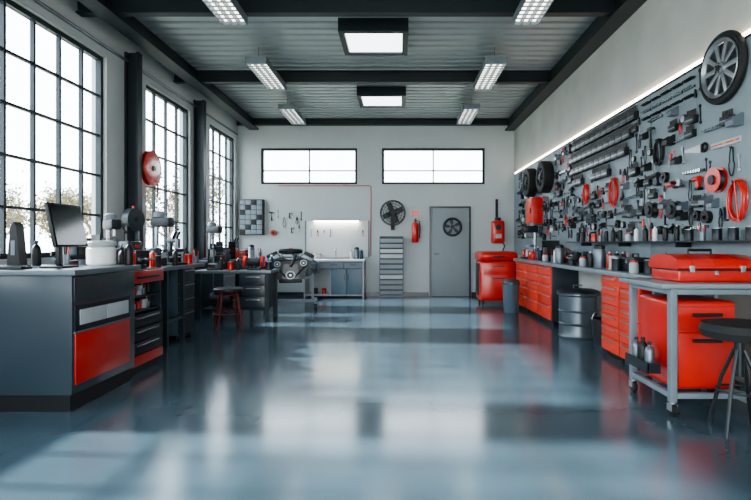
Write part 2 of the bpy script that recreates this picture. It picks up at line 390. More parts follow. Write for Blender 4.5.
# ------------------------------------------------------------ tool board
PW=1.6
def pboard():
    b=B(PEG).bx(-PW/2+.004,PW/2-.004,-.035,0,0,1.86,.003)
    return 'pegboard','gray-blue perforated steel tool panel on the wall','pegboard',[('panel',b)]
yy=2.15
while yy<11.5:
    inst('pboard',pboard,(XR-.002,yy+PW/2,.985),RZ,group='perforated tool panels');yy+=PW
BX=XR-.037
b=B(DST).bx(XR-.037,XR-.001,2.2,11.75,2.85,2.868)
thing('strip_light','thin glowing light strip along the top of tool board','light strip',[('housing',b),('glow',B(STRIP).bx(XR-.034,XR-.002,2.25,11.7,2.869,2.905))])
def YW(px):return BX*500/(px-400)
occ=[]
def put(key,fn,y,z,hw,hh,roll=0,group='tools hanging on the wall panels',force=False,label=None,off=0,scale=1):
    for a,b_,c,d_ in occ:
        if y-hw<b_ and y+hw>a and z-hh<d_ and z+hh>c and not force:return None
    occ.append((y-hw,y+hw,z-hh,z+hh))
    return inst(key,fn,(BX-off,y,z),RZ,roll,label,group,scale)
def wheel(rimc,Rr=.3,wd=.13,spokes=10,ri=.235,st=.026,tread=True):
    def f():
        q=ri
        t=B(RUB).lathe([(q-.015,.0),(.27,.0),(.295,.012),(.3,.025),(.3,wd-.025),(.295,wd-.012),(.27,wd),(q,wd-.005),(q-.015,wd-.02),(q-.015,.02)],(0,0,0),'y',48,True)
        if tread:
            for i in range(40):
                a=2*pi*i/40;t.box((.3*math.cos(a),-wd/2,.3*math.sin(a)),(.008,wd*.75,.018),0,(0,-a,0))
        r=B(rimc).lathe([(q-.03,.01),(q-.02,.02),(q-.02,wd-.015),(q-.003,wd+.002),(q-.01,wd+.006),(q-.035,wd-.02)],(0,0,0),'y',40,True)
        for i in range(spokes):
            a=2*pi*i/spokes;r.box(((q-.04)*.6*math.cos(a),-wd+.025,(q-.04)*.6*math.sin(a)),((q-.04)*.9,.02,st),.004,(0,-a,0))
        r.m(DST).cyl((0,-.015,0),q-.035,.02,'y',seg=30)
        h=B(rimc).cyl((0,-wd+.02,0),.055,.05,'y').m(BLK).cyl((0,-wd-.008,0),.025,.01,'y')
        for i in range(5):
            a=2*pi*i/5;h.m(DST).cyl((.038*math.cos(a),-wd-.006,.038*math.sin(a)),.007,.01,'y',seg=8)
        return 'spare_tire','black tire on a '+('large silver' if rimc is STL else 'dark')+' spoked rim mounted on the wall','tire',[('tread',t),('rim',r),('hub',h)]
    return f
put('wheelA',wheel(STL,.3,.06,10,.25,.04,False),4.12,2.7,.31,.3,off=0,group='tires hung on the tool wall',scale=.97)
put('wheelB',wheel(DST,.28,.2,6,.2),9.95,2.46,.3,.3,group='tires hung on the tool wall',scale=.93)
put('wheelB',wheel(DST,.28,.2,6,.2),8.95,2.44,.3,.3,group='tires hung on the tool wall',scale=.93)
def jaw(b,s,y0,y1,cz,side=1):
    b.poly([(-.3*s,cz),(-.9*s,cz+side*.7*s),(-.8*s,cz+side*1.8*s),(-.35*s,cz+side*2.1*s),(-.42*s,cz+side*1.1*s),(.0,cz+side*.7*s),(.42*s,cz+side*1.1*s),(.35*s,cz+side*2.1*s),(.8*s,cz+side*1.8*s),(.9*s,cz+side*.7*s),(.3*s,cz)],y0,y1)
def t_wrench(mt,L):
    def f():
        b=B(mt);b.box((0,-.007,0),(.02,.01,L*.8),.003);jaw(b,.022,-.016,0,L*.36);b.tor((0,-.008,-L*.45),.017,.008,'y',16,6)
        return 'wrench',('black' if mt is BLK or mt is DST else 'polished steel')+' combination wrench hanging on the tool board','wrench',[('body',b)]
    return f
def t_driver(mt,lab):
    def f():
        h=B(mt).lathe([(.006,0),(.016,.01),(.018,.05),(.013,.075),(.016,.09),(.012,.11)],(0,-.02,.0),seg=12)
        return 'screwdriver',lab+' screwdriver with steel shaft hanging on the tool board','screwdriver',[('handle',h),('shaft',B(STL).cyl((0,-.02,-.055),.004,.11,seg=8)),('hook',B(DST).tube([(0,0,.06),(0,-.02,.06),(0,-.045,.065)],.003,6))]
    return f
def t_pliers(mt,lab):
    def f():
        j=B(DST).poly([(-.02,.02),(-.024,.05),(-.006,.11),(-.001,.11),(-.001,.045),(0,.02)],-.028,-.012).poly([(.02,.02),(.024,.05),(.006,.11),(.001,.11),(.001,.045),(0,.02)],-.028,-.012).cyl((0,-.016,.03),.018,.032,'y',seg=14)
        a=B(mt).tube([(-.008,-.02,.02),(-.028,-.02,-.02),(-.032,-.02,-.07),(-.02,-.02,-.12)],.009)
        c=B(mt).tube([(.008,-.02,.02),(.028,-.02,-.02),(.032,-.02,-.07),(.02,-.02,-.12)],.009)
        return 'pliers',lab+' handled pliers hanging on the tool board','pliers',[('jaws',j),('handle',a),('handle',c)]
    return f
def t_hammer(mt,lab):
    def f():
        h=B(mt).lathe([(.014,-.14),(.017,-.13),(.014,-.04),(.009,-.02),(.009,.1)],(0,-.02,0),seg=12)
        d=B(DST).box((0,-.019,.1),(.06,.038,.032),.005).cyl((-.05,-.019,.1),.018,.04,'x',seg=14).poly([(.03,.115),(.07,.105),(.095,.075),(.065,.09),(.03,.086)],-.032,-.008)
        return 'hammer',lab+' handled claw hammer hanging on the tool board','hammer',[('handle',h),('head',d)]
    return f
def t_saw(mt,lab):
    def f():
        pts=[(-.2,.03),(.1,.045),(.1,-.045)]
        n=14
        for i in range(n):
            x=.1-.3*i/n;z=-.045+.055*i/n
            pts+=[(x-.005,z-.006),(x-.3/n+.002,z+.055/n)]
        bl=B(STL).poly(pts,-.016,-.012)
        hd=B(mt).tor((.15,-.014,0),.04,.014,'y',20,8).box((.11,-.014,0),(.03,.022,.09),.006)
        return 'hand_saw','hand saw with '+lab+' grip hanging on the tool board','saw',[('blade',bl),('handle',hd),('hook',B(DST).cyl((.15,-.01,.035),.004,.02,'y',seg=6))]
    return f
def t_sockets(mt,n=7):
    def f():
        ps=[('rail',B(DST).box((0,-.008,0),(.05*n,.016,.03),.003))]
        for i in range(n):
            r=.010+.0015*i;ps.append(('socket',B(mt).lathe([(r,.016),(r,.06),(r*.6,.06),(r*.6,.04)],(-.025*(n-1)+.05*i,0,0),'y',14)))
        return 'socket_rail','rail of '+('black' if mt is BLK else 'chrome')+' sockets in rising sizes on the tool board','socket set',ps
    return f
def t_spool(mt,lab,r=.11):
    def f():
        fl=B(mt).lathe([(.02,.0),(r,.0),(r,.008),(.02,.008)],(0,0,0),'y',28,True).lathe([(.02,.066),(r,.066),(r,.074),(.02,.074)],(0,0,0),'y',28,True)
        c=B(DST)
        for i in range(5):c.tor((0,-.016-.011*i,0),r*.74,.008,'y',28,6)
        c.cyl((0,-.038,0),r*.7,.056,'y')
        return 'cable_reel',lab+' cable reel with wound cord on the tool board','reel',[('flange',fl),('cord',c),('hub',B(DST).cyl((0,-.045,0),.045,.09,'y'))]
    return f
def t_coil(mt,lab,r=.15):
    def f():
        pts=[];n=120
        for i in range(n+1):
            a=2*pi*5*i/n+pi/2;k=1+.07*math.sin(i*.37)
            pts.append((r*.62*k*math.cos(a),-.015-.05*i/n,r*k*math.sin(a)))
        pts.append((r*.3,-.06,-r*1.2))
        b=B(mt).tube(pts,.0075,6)
        return 'hose_coil',lab+' coiled air hose hung on a wall hook','hose',[('hose',b),('hook',B(DST).tube([(0,0,r*.9),(0,-.08,r*.9),(0,-.085,r*1.02)],.006,6))]
    return f
def t_clamp(mt,lab):
    def f():
        b=B(mt).poly([(-.05,.09),(.05,.09),(.05,.07),(-.03,.07),(-.03,-.05),(.02,-.05),(.02,-.07),(-.05,-.07)],-.025,-.005)
        return 'c_clamp',lab+' steel C-clamp hanging on the tool board','clamp',[('frame',b),('screw',B(STL).cyl((.035,-.015,.06),.005,.1,seg=8).cyl((.035,-.015,.01),.012,.008,seg=12)),('handle',B(STL).cyl((.035,-.015,.115),.003,.05,'x',seg=6)),('hook',B(DST).cyl((-.04,-.005,.08),.004,.01,'y',seg=6))]
    return f
def t_bin(mt,lab):
    def f():
        b=B(mt).polyx([(0,-.05),(0,.06),(-.03,.06),(-.1,.01),(-.1,-.05)],-.055,-.05).polyx([(0,-.05),(0,.06),(-.03,.06),(-.1,.01),(-.1,-.05)],.05,.055).bx(-.05,.05,-.1,0,-.05,-.045).bx(-.05,.05,-.1,-.095,-.045,.0).bx(-.05,.05,-.006,0,-.045,.06)
        return 'parts_bin',lab+' plastic parts bin clipped to the tool board','bin',[('body',b),('screw_stack',B(STL).sph((0,-.05,-.02),.045,(1,.9,.5),12,8))]
    return f
def t_drill(mt,lab):
    def f():
        b=B(mt).cyl((0,-.05,.05),.036,.13,'x').poly([(-.01,.03),(.045,.03),(.06,-.07),(.015,-.07)],-.07,-.03)
        return 'power_drill',lab+' cordless drill hung on the tool board','drill',[('body',b),('chuck',B(BLK).cyl((-.09,-.05,.05),.022,.05,'x',r2=.028).m(STL).cyl((-.125,-.05,.05),.008,.03,'x')),('battery',B(BLK).box((.035,-.05,-.085),(.09,.07,.035),.006)),('holder',B(DST).bx(-.02,.03,-.02,0,.03,.07))]
    return f
def t_belt(mt,lab,h=.14):
    def f():
        pts=[(.035*math.cos(a)*(1.2 if math.sin(a)<0 else .8),-.02,h*math.sin(a)) for a in [2*pi*i/28 for i in range(28)]]
        return 'drive_belt',lab+' rubber drive belt looped over a hook','belt',[('belt',B(mt).tube(pts,.007,6,True)),('hook',B(DST).tube([(0,0,h*.92),(0,-.035,h*.92),(0,-.04,h)],.005,6))]
    return f
def t_gauge():
    return 'gauge','round pressure gauge with gray dial on the tool board','gauge',[('case',B(BLK).cyl((0,-.02,0),.055,.04,'y')),('dial',B(LGR).cyl((0,-.042,0),.042,.004,'y')),('needle',B(RED).box((.01,-.046,.012),(.045,.003,.005),0,(0,-.8,0)))]
def t_block(mt=BLK,acc=GST):
    def f():
        b=B(mt).box((0,-.035,0),(.2,.07,.1),.006)
        ps=[('case',b)]
        for i in range(5):ps.append(('tool_handle',B(BLK).lathe([(.009,0),(.013,.02),(.01,.06),(.012,.07)],(-.08+.04*i,-.035,.05),seg=10)))
        ps.append(('label_strip',B(acc).bx(-.09,.09,-.072,-.07,-.02,.0)))
        return 'tool_holder','black tool holder block with a row of handled bits','tool holder',ps
    return f
def t_snips():
    j=B(DST).poly([(-.03,.04),(-.05,.1),(-.02,.2),(-.002,.2),(-.002,.08),(0,.04)],-.032,-.012).poly([(.03,.04),(.05,.1),(.02,.2),(.002,.2),(.002,.08),(0,.04)],-.032,-.012).cyl((0,-.018,.05),.03,.036,'y',seg=16)
    a=B(BLK).tube([(-.012,-.022,.04),(-.05,-.022,-.03),(-.055,-.022,-.12),(-.03,-.022,-.2)],.014)
    c=B(BLK).tube([(.012,-.022,.04),(.05,-.022,-.03),(.055,-.022,-.12),(.03,-.022,-.2)],.014)
    return 'tin_snips','large black-handled tin snips hanging on the tool board','snips',[('blades',j),('handle',a),('handle',c)]
def t_impact():
    b=B(DST).cyl((0,-.07,.06),.055,.2,'x').poly([(.0,.03),(.06,.03),(.08,-.13),(.02,-.13)],-.095,-.045)
    return 'impact_wrench','large dark pneumatic impact wrench hung on the tool board','impact wrench',[('body',b),('anvil',B(STL).cyl((-.13,-.07,.06),.02,.07,'x')),('end_cap',B(GST).cyl((.11,-.07,.06),.05,.02,'x')),('trigger',B(BLK).box((-.005,-.07,-.01),(.02,.02,.05),.004)),('holder',B(DST).bx(-.03,.03,-.03,0,.03,.09))]
def t_roll(mt,lab):
    def f():return 'tape_roll',lab+' roll on a wall peg','tape',[('roll',B(mt).lathe([(.03,.0),(.07,.0),(.07,.055),(.03,.055)],(0,0,0),'y',26,True)),('peg',B(STL).cyl((0,-.035,.02),.006,.07,'y',seg=8))]
    return f
def t_square():
    return 'steel_square','steel framing square hanging on the tool board','square',[('blade',B(STL).poly([(-.07,.12),(-.045,.12),(-.045,-.09),(.09,-.09),(.09,-.115),(-.07,-.115)],-.006,0)),('hook',B(DST).cyl((-.057,-.006,.11),.004,.012,'y',seg=6))]
def t_grinder(mt,lab):
    def f():return 'angle_grinder',lab+' angle grinder hung on the tool board','grinder',[('body',B(mt).lathe([(.025,-.11),(.03,-.08),(.03,.02),(.036,.05),(.036,.08)],(-.0,-.062,0),'x',18)),('head',B(GST).cyl((.1,-.062,0),.03,.06,'z')),('disc',B(DST).cyl((.1,-.062,-.035),.06,.005)),('handle',B(BLK).cyl((.1,-.11,0),.013,.07,'y',seg=12)),('holder',B(DST).bx(-.05,-.02,-.04,0,-.04,.0))]
    return f
def t_ruler(mt,lab,L=.45):
    def f():return 'spirit_level',lab+' spirit level hung horizontally on the tool board','level',[('body',B(mt).bx(-L/2,L/2,-.025,0,-.03,.03,.003).m(RED).bx(-L/2,L/2,-.027,-.0251,-.008,.008)),('vial',B(YEL).box((0,-.03,.0),(.05,.006,.02),.002)),('vial',B(YEL).box((L*.35,-.03,.0),(.03,.006,.03),.002))]
    return f
def P(px,py):
    y=YW(px);return y,1.26+(243-py)*y/500
def pp(key,fn,px,py,hw,hh,**k):
    y,z=P(px,py);return put(key,fn,y,z,hw,hh,**k)
pp('coilR',t_coil(RED,'red',.16),742,200,.1,.18,scale=.95)
pp('spoolR',t_spool(RED,'red',.115),720,180,.11,.11,scale=.92)
pp('levR',t_ruler(LGR,'gray'),727,143,.2,.04,scale=.8)
pp('grR',t_grinder(RED,'red'),679,184,.14,.07,scale=.95)
pp('spoolK',t_spool(BLK,'black',.09),678,210,.09,.09,scale=1)
pp('coilR2',t_coil(RED,'bright red',.2),616,192,.11,.19,scale=.85)
pp('coilR3',t_coil(RED,'red',.17),588,194,.1,.17,scale=.8)
pp('spoolK',t_spool(BLK,'black',.09),655,210,.08,.08,scale=.95)
pp('coilK',t_coil(BLK,'black',.15),662,152,.1,.16,scale=.85)
pp('sawK',t_saw(BLK,'black'),697,150,.17,.05,scale=.85)
pp('imp',t_impact,700,122,.14,.12,scale=.8)
pp('imp',t_impact,690,205,.14,.12,scale=.75)
for r,z in enumerate((2.7,2.52,2.34,2.16)):
    y=5.7+.12*r
    while y<7.7:
        put('block',t_block(),y,z,.09,.08,group='black tool holder blocks',scale=.9);y+=.185
for y in (4.62,4.82,5.02,5.22,5.42):
    for z in (2.77,2.69,2.61):
        put('sockK' if z!=2.69 else 'sockC',t_sockets(BLK if z!=2.69 else CHR,5),y,z,.085,.025,group='socket rails',scale=.66)
def wcab():
    return 'wall_cabinet','small red steel wall cabinet with gray door seam','cabinet',[('body',B(RED).bx(-.22,.22,-.2,0,0,.5,.01)),('door',B(ORED).bx(-.21,.21,-.215,-.201,.01,.49,.004),[('handle',B(BLK).box((.16,-.225,.25),(.02,.02,.1),.004))])]
put('wcab',wcab,9.6,1.62,.24,.0,group='wall cabinets');occ.append((9.34,9.86,1.6,2.15))
KIN=[('wrS',t_wrench(STL,.22),.03,.13),('wrS2',t_wrench(STL,.17),.028,.11),('wrK',t_wrench(DST,.24),.03,.13),('dvR',t_driver(RED,'red-handled'),.025,.12),('dvK',t_driver(BLK,'black-handled'),.025,.12),
('plR',t_pliers(RED,'red'),.04,.125),('plK',t_pliers(BLK,'black'),.04,.125),('hmK',t_hammer(BLK,'black'),.09,.13),('hmR',t_hammer(RED,'red'),.09,.13),('clK',t_clamp(DST,'dark'),.06,.11),('clR',t_clamp(RED,'red'),.06,.11),
('bnK',t_bin(BLK,'black'),.06,.07),('bnG',t_bin(GST,'gray'),.06,.07),('drR',t_drill(RED,'red'),.11,.11),('drK',t_drill(DST,'dark gray'),.11,.11),('btK',t_belt(BLK,'black'),.05,.15),('btR',t_belt(RED,'red'),.05,.15),
('gau',t_gauge,.06,.06),('blk',t_block(),.11,.1),('rlK',t_roll(BLK,'black tape'),.08,.08),('rlW',t_roll(WHT,'white tape'),.08,.08),('sq',t_square,.1,.13),('soC',t_sockets(CHR,7),.18,.04),('snp',t_snips,.07,.21),('imp',t_impact,.16,.14)]
WGT=[6,5,10,2.5,9,2.5,10,4,.5,4,.4,4,4,.6,4,4,.6,1.2,6,4,.4,1,3,4,2.5]
for zr in (2.72,2.56,2.4,2.24,2.08,1.92,1.77,1.62,1.5,1.4,1.36):
    y=3.9
    while y<11.2:
        k=R.choices(KIN,WGT)[0];s=R.uniform(.6,.88)
        z=zr+R.uniform(-.03,.03)
        if z-k[3]*s<1.3 or z+k[3]*s>2.84:
            y+=.03;continue
        if put(k[0],k[1],y+k[2]*s*.9,z,k[2]*s*.9,k[3]*s*.86,roll=R.uniform(-.08,.08),scale=s) is not None:y+=1.8*k[2]*s+R.uniform(.005,.02)
        else:y+=.03
b=B(DST).bx(XR-.2,XR-.038,3.2,7.6,1.265,1.28,.003)
for y in (3.4,4.6,5.8,7.0):b.bx(XR-.18,XR-.038,y,y+.02,1.22,1.265)
thing('wall_shelf','long narrow dark steel shelf below the hanging tools','shelf',[('s',b)])
# ------------------------------------------------------------ bench items
def can(mt,lab,r=.05,h=.13):
    def f():return 'paint_can',lab,'can',[('body',B(mt).lathe([(r,0),(r*1.03,.004),(r,.01),(r,h-.01),(r*1.04,h-.004),(r*1.03,h)])),('lid',B(STL).lathe([(r*.9,h+.001),(r*.9,h+.006),(r*.3,h+.006)]))]
    return f
def spray(mt,lab):
    def f():return 'spray_can',lab,'can',[('body',B(mt).lathe([(.03,0),(.032,.005),(.032,.15),(.025,.17),(.014,.178)])),('nozzle',B(WHT).cyl((0,0,.187),.01,.018,seg=12))]
    return f
def thermos():
    return 'canister','tall brushed gray metal canister with black lid','canister',[('body',B(GST).lathe([(.062,0),(.065,.01),(.065,.2),(.055,.225)])),('lid',B(DST).lathe([(.056,.226),(.056,.26),(.03,.275)]))]
def jar():
    return 'jar','clear gray jar with red screw lid','jar',[('body',B(LGR).lathe([(.04,0),(.045,.01),(.045,.09),(.035,.105)])),('lid',B(RED).cyl((0,0,.115),.038,.02))]
def vise(mt,lab):
    def f():
        b=B(mt).cyl((0,0,.02),.075,.04).box((0,.02,.08),(.09,.12,.09),.012).box((0,.05,.15),(.13,.035,.07),.006)
        j=B(mt).box((0,-.08,.15),(.13,.035,.07),.006).box((0,-.06,.1),(.06,.16,.05),.006)
        return 'bench_vise',lab,'vise',[('base',b),('jaw',j),('screw',B(STL).cyl((0,-.13,.1),.012,.12,'y')),('handle',B(STL).cyl((0,-.18,.1),.006,.16,'x',seg=8))]
    return f
def bgrind():
    b=B(DST).box((0,0,.015),(.2,.13,.03),.006).cyl((0,0,.06),.04,.07).cyl((0,0,.13),.065,.2,'x')
    ps=[('body',b)]
    for s in (-1,1):ps.append(('grinding_wheel',B(GST).cyl((s*.14,0,.13),.075,.025,'x')));ps.append(('guard',B(RED).lathe([(.08,-.02),(.09,-.02),(.09,.02),(.08,.02)],(s*.14,.012,.137),'x',24,True)))
    return 'bench_grinder','dark bench grinder with red wheel guards','bench grinder',ps
def dpress():
    b=B(DST).box((0,0,.02),(.24,.32,.04),.008)
    return 'drill_press','dark gray benchtop drill press with round head','drill press',[('base',b),('column',B(STL).cyl((0,.09,.35),.028,.62)),('table',B(GST).cyl((0,-.03,.25),.1,.02).bx(-.03,.03,-.03,.1,.23,.25)),('head',B(DST).box((0,.0,.56),(.13,.28,.13),.03).m(MGR).cyl((0,.05,.65),.075,.05).sph((0,.05,.67),.075,(1,1,.5))),('chuck',B(STL).cyl((0,-.09,.47),.022,.12)),('feed_handle',B(BLK).tube([(.06,-.04,.55),(.1,-.04,.55),(.1,-.16,.46)],.007).sph((.1,-.16,.46),.018)),('feed_handle',B(BLK).tube([(.08,-.04,.55),(.1,-.04,.55),(.1,.08,.62)],.007).sph((.1,.08,.62),.018))]
def tbox(mt,lab,w=.3):
    def f():
        return 'toolbox',lab,'toolbox',[('body',B(mt).bx(-w/2,w/2,-.09,.09,0,.11,.008)),('lid',B(mt).bx(-w/2-.004,w/2+.004,-.094,.094,.112,.15,.012)),('handle',B(BLK).tube([(-.06,0,.15),(-.06,0,.185),(.06,0,.185),(.06,0,.15)],.008)),('latch',B(CHR).box((0,-.097,.11),(.04,.006,.04)))]
    return f
def charger():
    return 'battery_charger','black bench battery charger with red dial','charger',[('body',B(BLK).bx(-.1,.1,-.08,.08,0,.16,.012)),('dial',B(RED).cyl((-.04,-.088,.1),.025,.016,'y')),('display',B(SCR).box((.045,-.082,.11),(.07,.006,.05))),('handle',B(GST).tube([(-.07,0,.16),(-.07,0,.19),(.07,0,.19),(.07,0,.16)],.007))]
def rackbox():
    b=B(DST)
    for z in (0,.13,.26):b.bx(-.15,.15,-.1,.1,z,z+.012)
    for x in (-.15,.138):
        b.bx(x,x+.012,-.1,.1,.012,.34)
    ps=[('frame',b)]
    for j,z in enumerate((.012,.142)):
        for i in range(3):ps.append(('box',B([DRED,GST,BLK][(i+j)%3]).bx(-.13+.09*i,-.05+.09*i,-.09,.08,z,z+.085,.006)))
    return 'bench_rack','small dark steel rack filled with colored parts boxes','rack',ps
def cup():
    ps=[('cup',B(GST).lathe([(.035,0),(.04,.1),(.036,.1),(.032,.01)],seg=18))]
    for i in range(5):
        a=i*1.3;ps.append(('tool',B([RED,BLK,STL][i%3]).tube([(.015*math.cos(a),.015*math.sin(a),.02),(.04*math.cos(a),.04*math.sin(a),.17+.01*i)],.006,6)))
    return 'tool_cup','metal cup holding small hand tools','tool cup',ps
def compr():
    return 'air_compressor','small black air compressor with round tank','compressor',[('tank',B(DST).cyl((0,0,.13),.11,.3,'x').sph((.15,0,.13),.11,(.5,1,1)).sph((-.15,0,.13),.11,(.5,1,1))),('motor',B(DRED).box((-.03,0,.28),(.16,.12,.1),.015)),('pump',B(GST).cyl((.1,0,.29),.04,.12)),('foot',B(BLK).box((-.1,0,.015),(.04,.18,.03))),('foot',B(BLK).box((.1,0,.015),(.04,.18,.03)))]
def scope():
    return 'inspection_microscope','gray bench inspection microscope with tilted black eyepieces','microscope',[('base',B(DST).box((0,0,.015),(.18,.24,.03),.01)),('arm',B(DGR).box((0,.08,.17),(.05,.05,.3),.012).box((0,.03,.31),(.07,.16,.06),.015)),('tube',B(GST).cyl((0,-.04,.27),.035,.12)),('eyepiece',B(BLK).cyl((-.03,-.02,.38),.016,.1,rot=(.5,0,0)).cyl((.03,-.02,.38),.016,.1,rot=(.5,0,0))),('stage',B(GST).box((0,-.03,.1),(.13,.13,.012))),('knob',B(BLK).cyl((.04,.08,.15),.025,.03,'x').cyl((-.04,.08,.15),.025,.03,'x'))]
def bsaw():
    return 'band_saw','dark benchtop band saw with two round wheel housings','band saw',[('base',B(DST).box((0,0,.05),(.32,.26,.1),.012)),('table',B(GST).box((-.02,0,.2),(.28,.26,.02),.004).m(DST).box((0,0,.145),(.12,.12,.09))),('frame',B(DGR).box((.12,.02,.38),(.07,.09,.5),.015)),('wheel_housing',B(DGR).cyl((0,.0,.6),.15,.1,'y',seg=30).m(BLK).cyl((0,-.053,.6),.03,.01,'y')),('blade_guard',B(BLK).box((-.11,0,.4),(.03,.04,.22))),('knob',B(RED).cyl((0,0,.765),.02,.03))]
def lathe_m():
    return 'mini_lathe','small dark metalworking lathe with chuck and handwheels','lathe',[('bed',B(DST).box((0,0,.05),(.6,.18,.1),.01)),('headstock',B(DGR).box((-.21,0,.2),(.18,.18,.2),.02).m(RED).box((-.21,-.092,.24),(.06,.006,.03))),('chuck',B(STL).cyl((-.09,0,.2),.055,.06,'x')),('tailstock',B(DGR).box((.2,0,.16),(.1,.1,.12),.015).m(STL).cyl((.12,0,.2),.015,.08,'x')),('handwheel',B(CHR).tor((.29,0,.2),.045,.008,'x').cyl((.27,0,.2),.01,.05,'x')),('carriage',B(GST).box((.04,-.02,.13),(.1,.2,.06),.01))]
ITEM={'canK':can(DST,'dark metal paint can'),'canW':can(LGR,'light gray metal can',.055,.15),'canR':can(RED,'red metal paint can'),'spR':spray(RED,'red aerosol spray can'),'spK':spray(BLK,'black aerosol spray can'),'spW':spray(WHT,'white aerosol spray can'),
'thm':thermos,'jar':jar,'vsD':vise(DST,'dark steel bench vise bolted on worktop'),'vsR':vise(DRED,'dark red bench vise on worktop'),'bgr':bgrind,'dpr':dpress,'tbR':tbox(RED,'small red toolbox with handle'),'tbK':tbox(DST,'small dark gray toolbox with handle',.34),
'chg':charger,'rck':rackbox,'cup':cup,'cmp':compr,'bw':bottle(),'bb':bottle(BLK,BLK,.22,.036,'black plastic spray bottle'),'bbl':bottle(DBL,WHT,.24,.04,'blue plastic bottle with white cap'),'scp':scope,'bsw':bsaw,'lth':lathe_m}
def it(k,x,y,z,rz=0,s=1):inst(k,ITEM[k],(x,y,z+.001),rz,scale=s)
for k,y,x in [('thm',6.05,2.42),('thm',6.3,2.5),('spR',5.85,2.45),('canW',5.65,2.42),('cup',5.5,2.5),('tbK',5.2,2.45),('vsD',6.65,2.42),('canK',6.95,2.45),('chg',7.2,2.5),('canR',7.45,2.42),('bgr',7.75,2.5),('cup',8.0,2.45),('rck',8.3,2.5),('spK',8.55,2.4),('canK',8.72,2.45),('bbl',8.88,2.45),('tbR',9.1,2.45),('dpr',9.45,2.46),('spR',9.7,2.4),('bw',9.8,2.5),('cup',4.65,2.5),('canK',4.85,2.42),
  ('spK',6.15,2.34),('jar',6.45,2.36),('canK',6.82,2.34),('thm',7.33,2.34),('spW',7.58,2.36),('jar',8.12,2.36),('canR',8.5,2.52),('spK',5.72,2.55),('canK',5.38,2.33),('jar',4.98,2.33),('spK',5.95,2.58),('canK',8.02,2.58),('bb',6.5,2.56)]:
    it(k,x,y,CT,RZ)
for i in range(20):
    y=3.5+i*.2
    it(R.choice(['canK','spK','spK','jar','cup','bb','spW','canR','canK']),XR-.12,y,1.28,RZ,.75)
# ------------------------------------------------------------ back wall
def wallfan():
    ps=[]
    g=B(BLK)
    for r in (.31,.24,.17,.1):g.tor((0,-.16,0),r,.0055,'y',36,6)
    g.tor((0,-.1,0),.33,.009,'y',36,6);g.tor((0,-.04,0),.3,.006,'y',36,6)
    for i in range(20):
        a=2*pi*i/20;c,s_=math.cos(a),math.sin(a);g.tube([(.04*c,-.17,.04*s_),(.31*c,-.16,.31*s_),(.33*c,-.1,.33*s_),(.3*c,-.04,.3*s_)],.0035,5)
    ps.append(('cage',g));h=B(DST).cyl((0,-.09,0),.055,.1,'y').cyl((0,-.02,0),.09,.04,'y')
    ps.append(('motor',h))
    for i in range(4):
        a=2*pi*i/4+.4
        bl=B(DST);bl.box((.17*math.cos(a),-.1,.17*math.sin(a)),(.22,.006,.13),.002,(0,-a,0));ps.append(('blade',bl))
    ps.append(('mount',B(BLK).bx(-.05,.05,-.02,0,-.45,-.1).tube([(0,-.02,-.38),(0,-.1,-.34)],.015)))
    return ps
thing('wall_fan','black caged wall fan with four blades','fan',wallfan(),(-.17,YB-.001,1.97),scale=.9)
ps=[('ring',B(BLK).tor((0,-.03,0),.2,.028,'y',32,10)),('back_plate',B(MGR).cyl((0,-.015,0),.19,.02,'y')),('hub',B(DST).cyl((0,-.045,0),.045,.04,'y'))]
for i in range(5):
    a=2*pi*i/5+.3
    def rp(r,t):return (r*math.cos(t),r*math.sin(t))
    ps.append(('blade',B(DST).poly([rp(.04,a),rp(.1,a-.15),rp(.175,a-.05),rp(.178,a+.35),rp(.12,a+.5),rp(.05,a+.5)],-.042,-.034)))
thing('vent_fan','round black vent fan mounted on the gray door','fan',ps,(1.24,YB-.036,1.64))
ps=[('cylinder',B(RED).lathe([(.07,0),(.08,.02),(.08,.4),(.06,.46),(.03,.49)],(0,-.1,0))),('valve',B(BLK).cyl((0,-.1,.51),.02,.05).box((0,-.13,.55),(.03,.12,.02),.004)),('hose',B(BLK).tube([(.02,-.1,.52),(.1,-.1,.5),(.11,-.1,.3),(.1,-.1,.1)],.012)),('bracket',B(DST).bx(-.04,.04,-.02,0,.05,.45))]
thing('fire_extinguisher','red fire extinguisher with black hose on wall bracket','fire extinguisher',ps,(.36,YB-.001,1.27))
thing('wall_sign','small red and white safety sign above the extinguisher','sign',[('plate',B(WHT).bx(-.1,.1,-.008,0,0,.18).m(RED).bx(-.088,.088,-.01,-.008,.012,.168))],(.36,YB-.001,1.87))
ps=[('frame',B(MGR).bx(-.28,-.265,-.24,0,0,1.42).bx(.265,.28,-.24,0,0,1.42).bx(-.265,.265,-.24,0,1.4,1.42).bx(-.265,.265,-.01,0,.02,1.4).bx(-.265,.265,-.24,0,0,.05))]
z=.06
for i in range(11):
    ps.append(('tray',B(WHT if i in(7,8,3) else LGR).polyx([(-.02,z),(-.22,z),(-.27,z+.085),(-.26,z+.09),(-.21,z+.01),(-.02,z+.01)],-.262,.262).m(MGR).bx(-.26,.26,-.2,-.015,z+.012,z+.07)))
    z+=.121
thing('parts_rack','tall pale gray rack of sloped metal parts trays','rack',ps,(-.2,YB-.016,0))
b=B(BRD).bx(-.75,.72,-.03,0,0,.86,.004)
thing('whiteboard','pale wall board with thin glowing light strip on top','board',[('board',b),('light_bar',B(BAR).bx(-.55,.5,-.11,-.06,.835,.85)),('light_hood',B(LGR).bx(-.6,.55,-.13,-.031,.851,.875)),('edge_trim',B(MGR).bx(-.775,-.751,-.04,0,0,.86).bx(.721,.745,-.04,0,0,.86))],(-1.48,YB-.001,.93))
b=B(RED).tube([(-.69,YB-.012,.95),(-.69,YB-.012,2.6),(-.71,YB-.012,2.62),(-2.9,YB-.012,2.62)],.009,8)
thing('air_pipe','thin red air pipe running along the end wall','pipe',[('pipe',b)])
